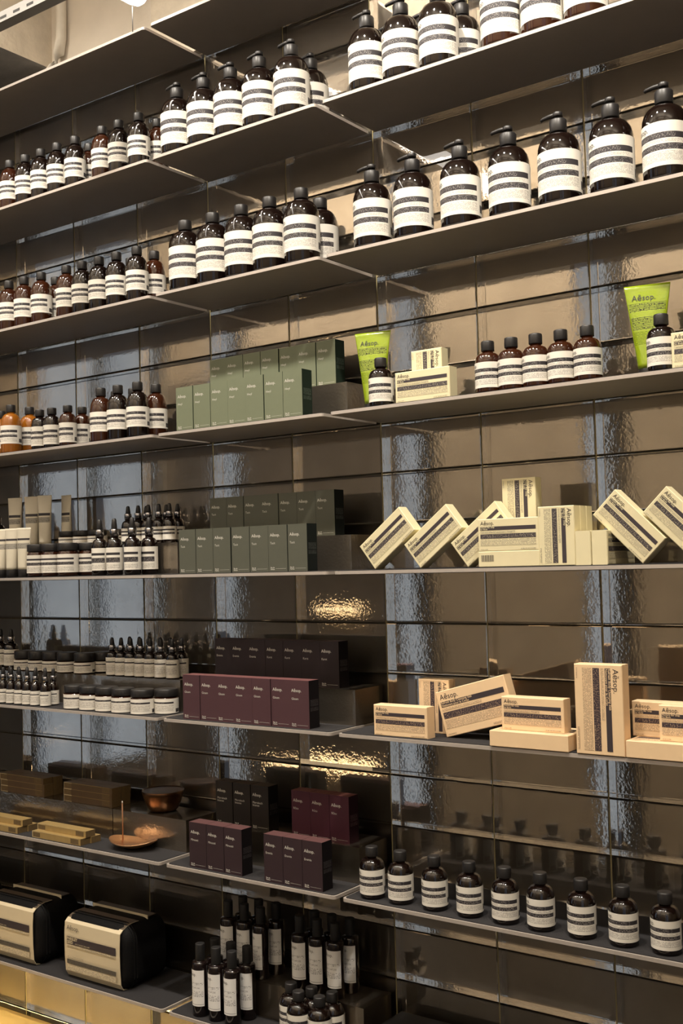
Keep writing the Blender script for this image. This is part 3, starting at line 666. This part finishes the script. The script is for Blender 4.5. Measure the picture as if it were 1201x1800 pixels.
place('perfume_carton', C_E2, [(-1.3395 + .0257 + i * .0518, -.172) for i in range(3)], 6, 'aubergine carton', 'aubergine cartons front right', 'carton', 'the right front trio', 'seventh middle shelf', rotj=.5)
place('perfume_carton', C_B, [(-1.5661 + .026 + i * .0535, BY) for i in range(3)], 6, 'dark brown carton', 'dark brown cartons on the riser', 'carton', 'the raised trio', 'seventh middle shelf', dz=RH, rotj=.5)
place('perfume_carton', C_R, [(-1.3416 + .026 + i * .0520, BY) for i in range(3)], 6, 'wine red carton', 'wine red cartons on the riser', 'carton', 'the raised trio', 'seventh middle shelf', dz=RH, rotj=.5)

# --- soap boxes
def soap_parts(L, W, Dp, key, title):
    """landscape box centred on the origin, printed front facing -Y"""
    mb = MB(); x, z, y = L / 2, W / 2, Dp / 2; c = .0012
    rg = []
    for yy, s in ((-y, c), (-y + c, 0), (y - c, 0), (y, c)):
        rg.append([(-x + s, yy, -z + s), (x - s, yy, -z + s), (x - s, yy, z - s), (-x + s, yy, z - s)])
    mb.rings(rg, key + '_paper', True, False)
    pm = MB(); yf = -y - .0003
    def rect(u0, u1, v0, v1, mt, dy=0):
        o = len(pm.v); a, b, d, e = -x + u0 * L, -x + u1 * L, z - v1 * W, z - v0 * W
        pm.v += [(a, yf - dy, d), (b, yf - dy, d), (b, yf - dy, e), (a, yf - dy, e)]
        pm.face((o, o+1, o+2, o+3), mt, uv=[(q[0] * 1000, q[2] * 1000) for q in pm.v[o:o+4]])
    rect(.04, .955, .24, .355, 'soap_ink'); rect(.04, .62, .385, .44, key + '_fine')
    rect(.04, .955, .47, .61, key + '_band'); rect(.04, .955, .64, .83, key + '_fine'); rect(.70, .95, .92, .96, key + '_fine'); rect(.04, .16, .93, .96, key + '_fine')
    tw = []
    for i, s in enumerate(title.split('\n')):
        put_text(pm, s, W * .070, lambda u, v, i=i: (-x + .045 * L + u, yf - .0002, z - (.285 + .06 * i) * W + v), key + '_paper', .00005)
    put_text(pm, BRAND, W * .165, lambda u, v: (-x + .045 * L + u, yf, z - .19 * W + v), 'soap_ink')
    return [('box_body', mb.mesh('box_body')), ('front_print', pm.mesh('front_print'))]
L1, W1, D1 = .124, .060, .029
L2, W2, D2 = .106, .070, .026
L3, W3, D3 = .155, .088, .029
G1 = soap_parts(L1, W1, D1, 'soap', 'Refresh Bar Soap\nfor Body'); G2 = soap_parts(L2, W2, D2, 'soap', 'Polish Bar Soap\nfor Body')
bc = MB(); bx_ = -L1 / 2 + .006; zb = -W1 / 2 - .0003
for k in range(17):
    wd = (.0005, .0009, .0006, .0012)[k * 7 % 4]; o_ = len(bc.v)
    bc.v += [(bx_, -D1/2 + .007, zb), (bx_, D1/2 - .010, zb), (bx_ + wd, D1/2 - .010, zb), (bx_ + wd, -D1/2 + .007, zb)]
    bc.face((o_, o_+1, o_+2, o_+3), 'soap_ink'); bx_ += wd + (.0007, .0011, .0005)[k % 3]
G1B = G1 + [('barcode_print', bc.mesh('barcode_print'))]
P1 = soap_parts(L1, W1, D1, 'peach', 'Nurture Bar Soap\nfor Body'); P2 = soap_parts(L2, W2, D2, 'peach', 'Polish Bar Soap\nfor Body')
P3 = soap_parts(L3, W3, D3, 'peach', 'Refresh Body Cleansing Slab\nNettoyant pour le Corps')
RAD = math.radians
def soap(parts, x, yfront, z, d, label, ry=0, rz=0, rx=0, cat='soap box', name='soap_box'):
    thing(name, parts, (x, yfront + d / 2, z), label, cat, None, (rx, RAD(ry), RAD(rz)))
Z3, Z4, Z5 = zt(3), zt(4), zt(5)
soap(G1, -.9135, -.187, Z3 + W1 / 2, D1, 'cream soap box lying landscape between dark bottle and five short bottles')
soap(G2, -.925, -.150, Z3 + L2 / 2, D2, 'upright cream soap box peeking above the landscape one', ry=90)
soap(G1, -.3600, -.187, Z3 + W1 / 2, D1, 'cream landscape soap box cut off at the right photo edge')
soap(G2, -.3700, -.150, Z3 + L2 / 2, D2, 'upright cream soap box cut off at the right photo edge', ry=90)
ca, sa = math.cos(RAD(38)), math.sin(RAD(38))
for i, (bx, w) in enumerate(((-1.0567, 'leftmost'), (-.9487, 'middle'), (-.8419, 'rightmost, partly hidden'))):
    soap(G1, bx + L1 / 2 * ca - W1 / 2 * sa, -.156, Z4 + L1 / 2 * sa + W1 / 2 * ca, D1, 'cream soap box tilted up on its corner, %s of the three' % w, ry=-38)
ca = math.cos(RAD(45))
for bx, w in ((-.4914, 'tilted clockwise beside the blank box ends'), (-.4005, 'tilted clockwise, cut off at the right photo edge')):
    soap(G1, bx - (L1 - W1) / 2 * ca, -.172, Z4 + (L1 + W1) / 2 * ca, D1, 'cream soap box ' + w, ry=45)
thing('soap_box', G1B, (-.739, -.187 + W1 / 2, Z4 + D1 / 2), 'cream soap box laid flat below the landscape soap box', 'soap box', None, (RAD(-90), 0, 0))
soap(G1, -.739, -.1865, Z4 + D1 + W1 / 2, D1, 'cream landscape soap box standing on a flat one')
soap(G2, -.7475, -.122, Z4 + W1 + L2 / 2, D2, 'tall cream soap box, highest one behind the landscape box', ry=90)
thing('soap_box', G1, (-.7475, -.122 + .0145, Z4 + W1 / 2), 'hidden cream soap box carrying the highest soap box', 'soap box', None, (0, 0, 0))
for i, w in enumerate(('front', 'middle', 'rear')):
    soap(G2, -.6425, -.187 + i * .0265, Z4 + L2 / 2, D2, 'upright cream soap box, %s one of three standing in line' % w, ry=90)
for bx, w in ((-.5915, 'left'), (-.5610, 'right')):
    thing('soap_box', G1, (bx, -.190 + L1 / 2, Z4 + W1 / 2), 'cream soap box showing its blank end, %s one of the two' % w, 'soap box', None, (0, 0, RAD(90)))
# peach boxes
soap(P1, -.9865, -.187, Z5 + W1 / 2, D1, 'peach landscape soap box at the left end of the fifth right shelf')
soap(P2, -.9505, -.118, Z5 + L2 / 2, D2, 'upright peach soap box behind the left landscape box', ry=90)
th = 15.2; ca, sa = math.cos(RAD(th)), math.sin(RAD(th))
soap(P3, -.903 + L3 / 2 * ca - W3 / 2 * sa, -.152, Z5 + L3 / 2 * sa + W3 / 2 * ca, D3, 'large peach cleansing slab box leaning askew', ry=-th, cat='slab box', name='slab_box')
thing('slab_box', P3, (-.7055, -.1995 + W3 / 2, Z5 + D3 / 2), 'peach slab box laid flat below the middle landscape soap box', 'slab box', None, (RAD(-90), 0, 0))
soap(P1, -.7045, -.182, Z5 + D3 + W1 / 2, D1, 'peach landscape soap box on a flat slab box, middle of the shelf')
soap(P3, -.5690, -.1985, Z5 + L3 / 2, D3, 'tall upright peach slab box with sideways print', ry=90, cat='slab box', name='slab_box')
thing('slab_box', P3, (-.4450, -.1995 + W3 / 2, Z5 + D3 / 2), 'peach slab box laid flat right of the tall slab box', 'slab box', None, (RAD(-90), 0, 0))
soap(P1, -.468, -.149, Z5 + D3 + W1 / 2, D1, 'shaded peach soap box just right of the tall slab box')
soap(P1, -.4080, -.1815, Z5 + D3 + W1 / 2, D1, 'peach soap box in front, cut off at the right photo edge')

# --- incense boxes
IL, IH, ID = .181, .0158, .030
def incense_parts(key, lace=True):
    mb = MB(); mb.box(-IL/2, IL/2, -ID/2, ID/2, 0, IH, key, {'r': 'kraft_end', 'l': 'kraft_end', 't': 'kraft' if key == 'kraft' else 'kraft_dark'})
    pm = MB(); yf = -ID / 2 - .0003
    def rect(x0, x1, z0, z1, mt):
        o = len(pm.v); pm.v += [(x0, yf, z0), (x1, yf, z0), (x1, yf, z1), (x0, yf, z1)]; pm.face((o, o+1, o+2, o+3), mt)
    e = .0009
    rect(IL*.30, IL*.46, .0022, IH - .0022, 'kraft_end'); rect(-IL/2, -IL/2 + .030, IH - e*1.6, IH - .0002, 'kraft_edge'); rect(-IL/2, -IL/2 + .030, .0002, e, 'kraft_edge')
    rect(-IL/2, -IL/2 + e*1.5, 0, IH, 'kraft_edge'); rect(-IL/2 + .003, -IL/2 + .030, .0022, IH - .0030, 'kraft_end'); rect(-IL*.33, IL*.46, IH - e, IH - .0002, 'kraft_edge' if key == 'kraft' else 'kraft')
    return [('carton', mb.mesh('carton')), ('front_print', pm.mesh('front_print'))]
IK, ID_ = incense_parts('kraft'), incense_parts('kraft_dark')
Z6 = zt(6)
for cx, wn in ((-2.011, 'right front stack beside the dish'), (-2.251, 'left front stack at the photo edge')):
    for dx, dy, dz, w in ((0, -.175, 0, 'lowest front'), (.004, -.144, 0, 'lowest rear'), (.002, -.160, IH, 'top')):
        thing('incense_box', IK, (cx + dx, dy, Z6 + dz), 'long kraft incense box, %s one of the %s' % (w, wn), 'incense box', 'kraft incense boxes on the seventh left shelf')
for cx, wn in ((-2.003, 'right dark stack beside the bowl'), (-2.263, 'left dark stack')):
    for r_, rw in ((0, 'front'), (1, 'rear')):
        for k in range(3):
            thing('incense_box', ID_, (cx + random.uniform(-.002, .002) + .003 * r_, -.0805 + r_ * .031, Z6 + RH + k * IH),
                  'dark incense box, %s layer, %s row of the %s' % (('bottom', 'middle', 'top')[k], rw, wn), 'incense box', 'dark incense boxes on the riser')
# --- bronze bowl and dish
mb = MB(); mb.lathe([(.026, 0), (.031, .001), (.036, .006), (.044, .022), (.0500, .042), (.0520, .0500), (.0505, .0506), (.0495, .0490)], 'bronze_dark', 40)
lid = MB(); n = 40
lid.rings([[(rr * math.cos(2*math.pi*k/n), rr * math.sin(2*math.pi*k/n), z) for k in range(n)] for rr, z in ((.0495, .0465), (.0490, .0480), (.020, .0455), (.009, .0450), (.0085, .040))], 'bronze_dark', False)
thing('oil_burner_bowl', [('bowl', mb.mesh('bowl')), ('burner_top', lid.mesh('burner_top'))], (-1.776, -.052, Z6 + RH), 'rounded dark bronze bowl with a holed top on the mirrored riser', 'bowl')
mb = MB(); n = 40
def ell(a, b, z, ph=0): return [(a * math.cos(2*math.pi*k/n), b * math.sin(2*math.pi*k/n), z + .004 * math.cos(4*math.pi*k/n) * (a / .066) ** 2) for k in range(n)]
mb.rings([ell(.028, .016, .0075), ell(.050, .031, .0105), ell(.064, .041, .0175), ell(.066, .0425, .0205), ell(.0645, .041, .0205), ell(.050, .031, .0135), ell(.030, .018, .0100)], 'bronze', True)
ft = MB(); ft.rings([ell(.026, .017, 0), ell(.026, .017, .0095)], 'bronze_dark', True)
thing('incense_dish', [('plate', mb.mesh('plate')), ('foot', ft.mesh('foot'))], (-1.790, -.140, Z6), 'shallow oval copper bronze incense dish on a small foot', 'dish', rot=(0, 0, RAD(8)))
mb = MB(); mb.lathe([(.0016, .0), (.0016, .088)], 'incense', 10); tip = MB(); tip.lathe([(.0017, .088), (.0015, .092), (.0008, .0935)], 'ash', 10)
thing('incense_stick', [('stick', mb.mesh('stick')), ('ash_tip', tip.mesh('ash_tip'))], (-1.832, -.134, Z6 + .0130), 'thin upright incense stick standing in the copper dish', 'incense stick')

# --- toiletry cases
def case_parts():
    W, Dp, Hh = .236, .142, .150; r = .038; n = 6
    def rr(w, h, rad, y, z0=0):
        pts = []
        for cx, cz, a0 in ((w/2 - rad, rad, -90), (w/2 - rad, h - rad, 0), (-w/2 + rad, h - rad, 90), (-w/2 + rad, rad, 180)):
            for k in range(n + 1):
                a = RAD(a0 + 90 * k / n); pts.append((cx + rad * math.cos(a), y, z0 + cz + rad * math.sin(a)))
        return pts
    b = MB()
    b.rings([rr(W - .03, Hh - .03, r * .8, -Dp/2 + .002, .012), rr(W - .012, Hh - .012, r, -Dp/2 + .006, .005), rr(W - .002, Hh - .002, r, -Dp/2 + .016, .001), rr(W, Hh, r, -Dp/2 + .030), rr(W, Hh, r, Dp/2 - .030),
             rr(W - .004, Hh - .004, r, Dp/2 - .012, .002), rr(W - .03, Hh - .03, r * .8, Dp/2, .012)][::-1], 'case_black')
    z = MB()
    for yy in (-Dp/2 + .024, -Dp/2 + .033): z.tube(rr(W + .001, Hh + .001, r, yy)[::1], .0022, 'case_black', 6, True)
    # sleeve: bent card wrapping front, top front, bottom
    SW = .196; s = MB(); y0 = -Dp/2 - .0012
    prof = [(-Dp/2 + .058, Hh + .0012), (-Dp/2 + .034, Hh + .0012), (-Dp/2 + .020, Hh - .002), (-Dp/2 + .008, Hh - .0075), (y0 - .001, Hh - .016),
            (y0 - .003, Hh * .70), (y0 - .003, Hh * .55), (y0 - .0025, Hh * .35), (y0, .016), (-Dp/2 + .006, .003), (-Dp/2 + .02, .0005)]
    th = .0012
    for k in range(len(prof) - 1):
        (ya, za), (yb, zb) = prof[k], prof[k + 1]; o = len(s.v)
        s.v += [(-SW/2, yb, zb), (SW/2, yb, zb), (SW/2, ya, za), (-SW/2, ya, za)]
        s.face((o, o+1, o+2, o+3), 'sleeve_top' if k < 3 else 'sleeve')
        o = len(s.v); s.v += [(-SW/2, yb + th, zb - (th if k < 4 else 0)), (SW/2, yb + th, zb - (th if k < 4 else 0)), (SW/2, ya + th, za - (th if k < 4 else 0)), (-SW/2, ya + th, za - (th if k < 4 else 0))]
        s.face((o+3, o+2, o+1, o), 'sleeve')
        s.face((o-3, o+1, o+2, o-2), 'sleeve'); s.face((o-4, o-1, o+3, o), 'sleeve')
    # card flap edge behind the opening on top
    s.box(-SW/2, SW/2, -Dp/2 + .088, -Dp/2 + .0895, Hh - .004, Hh + .0055, 'sleeve'); s.box(-SW/2, SW/2, -Dp/2 + .0895, Dp/2 - .026, Hh + .0012, Hh + .003, 'sleeve_top')
    p = MB(); yf = y0 - .0042
    def rect(x0, x1, z0, z1, mt, dy=0):
        o = len(p.v); p.v += [(x0, yf - dy, z0), (x1, yf - dy, z0), (x1, yf - dy, z1), (x0, yf - dy, z1)]
        p.face((o, o+1, o+2, o+3), mt, uv=[(q[0] * 1000, q[2] * 1000) for q in p.v[o:o+4]])
    xa, xb = -SW/2 + .010, SW/2 - .012
    rect(xa, xb, .083, .101, 'soap_ink'); rect(xa, xb, .0775, .0815, 'sleeve_fine'); rect(xa, xa + .06, .050, .054, 'sleeve_fine')
    rect(xa, xb, .036, .046, 'sleeve_band'); rect(xa, xb, .020, .034, 'sleeve_fine')
    put_text(p, BRAND, .0155, lambda x, y: (xa + x, yf, .117 + y), 'soap_ink')
    put_text(p, 'PARSLEY', .0098, lambda x, y: (xa + .001 + x, yf - .0003, .0930 + y), 'sleeve', .0003)
    put_text(p, 'SEED', .0098, lambda x, y: (xa + .001 + x, yf - .0003, .0845 + y), 'sleeve', .0003)
    put_text(p, 'ANTI-OXIDANT SKIN CARE', .0042, lambda x, y: (xa + .030 + x, yf - .0003, .0845 + y), 'sleeve')
    return [('case_body', b.mesh('case_body'), [('zip_piping', z.mesh('zip_piping'))]), ('card_sleeve', s.mesh('card_sleeve'), [('sleeve_print', p.mesh('sleeve_print'))])]
CASE = case_parts()
for x, w in ((-1.898, 'the nearer one'), (-2.216, 'second, sleeve cut by photo edge'), (-2.534, 'leftmost, barely visible')):
    thing('toiletry_case', CASE, (x, -.105, zt(7)), 'black zipped toiletry case in cream printed sleeve, ' + w, 'toiletry case', 'boxed kits on the lowest left shelf')

# --- dark box on the lowest right shelf
mb = MB(); mb.box(-.19, .19, -.085, .085, 0, .045, 'black_matte'); tr = MB(); tr.box(-.186, .186, -.0855, -.0850, .040, .0420, 'shelf_metal')
thing('dark_display_box', [('box_body', mb.mesh('box_body')), ('edge_strip', tr.mesh('edge_strip'))], (-.93, -.095, zt(7)), 'dark flat display box at the bottom edge right of the sprays', 'display box')
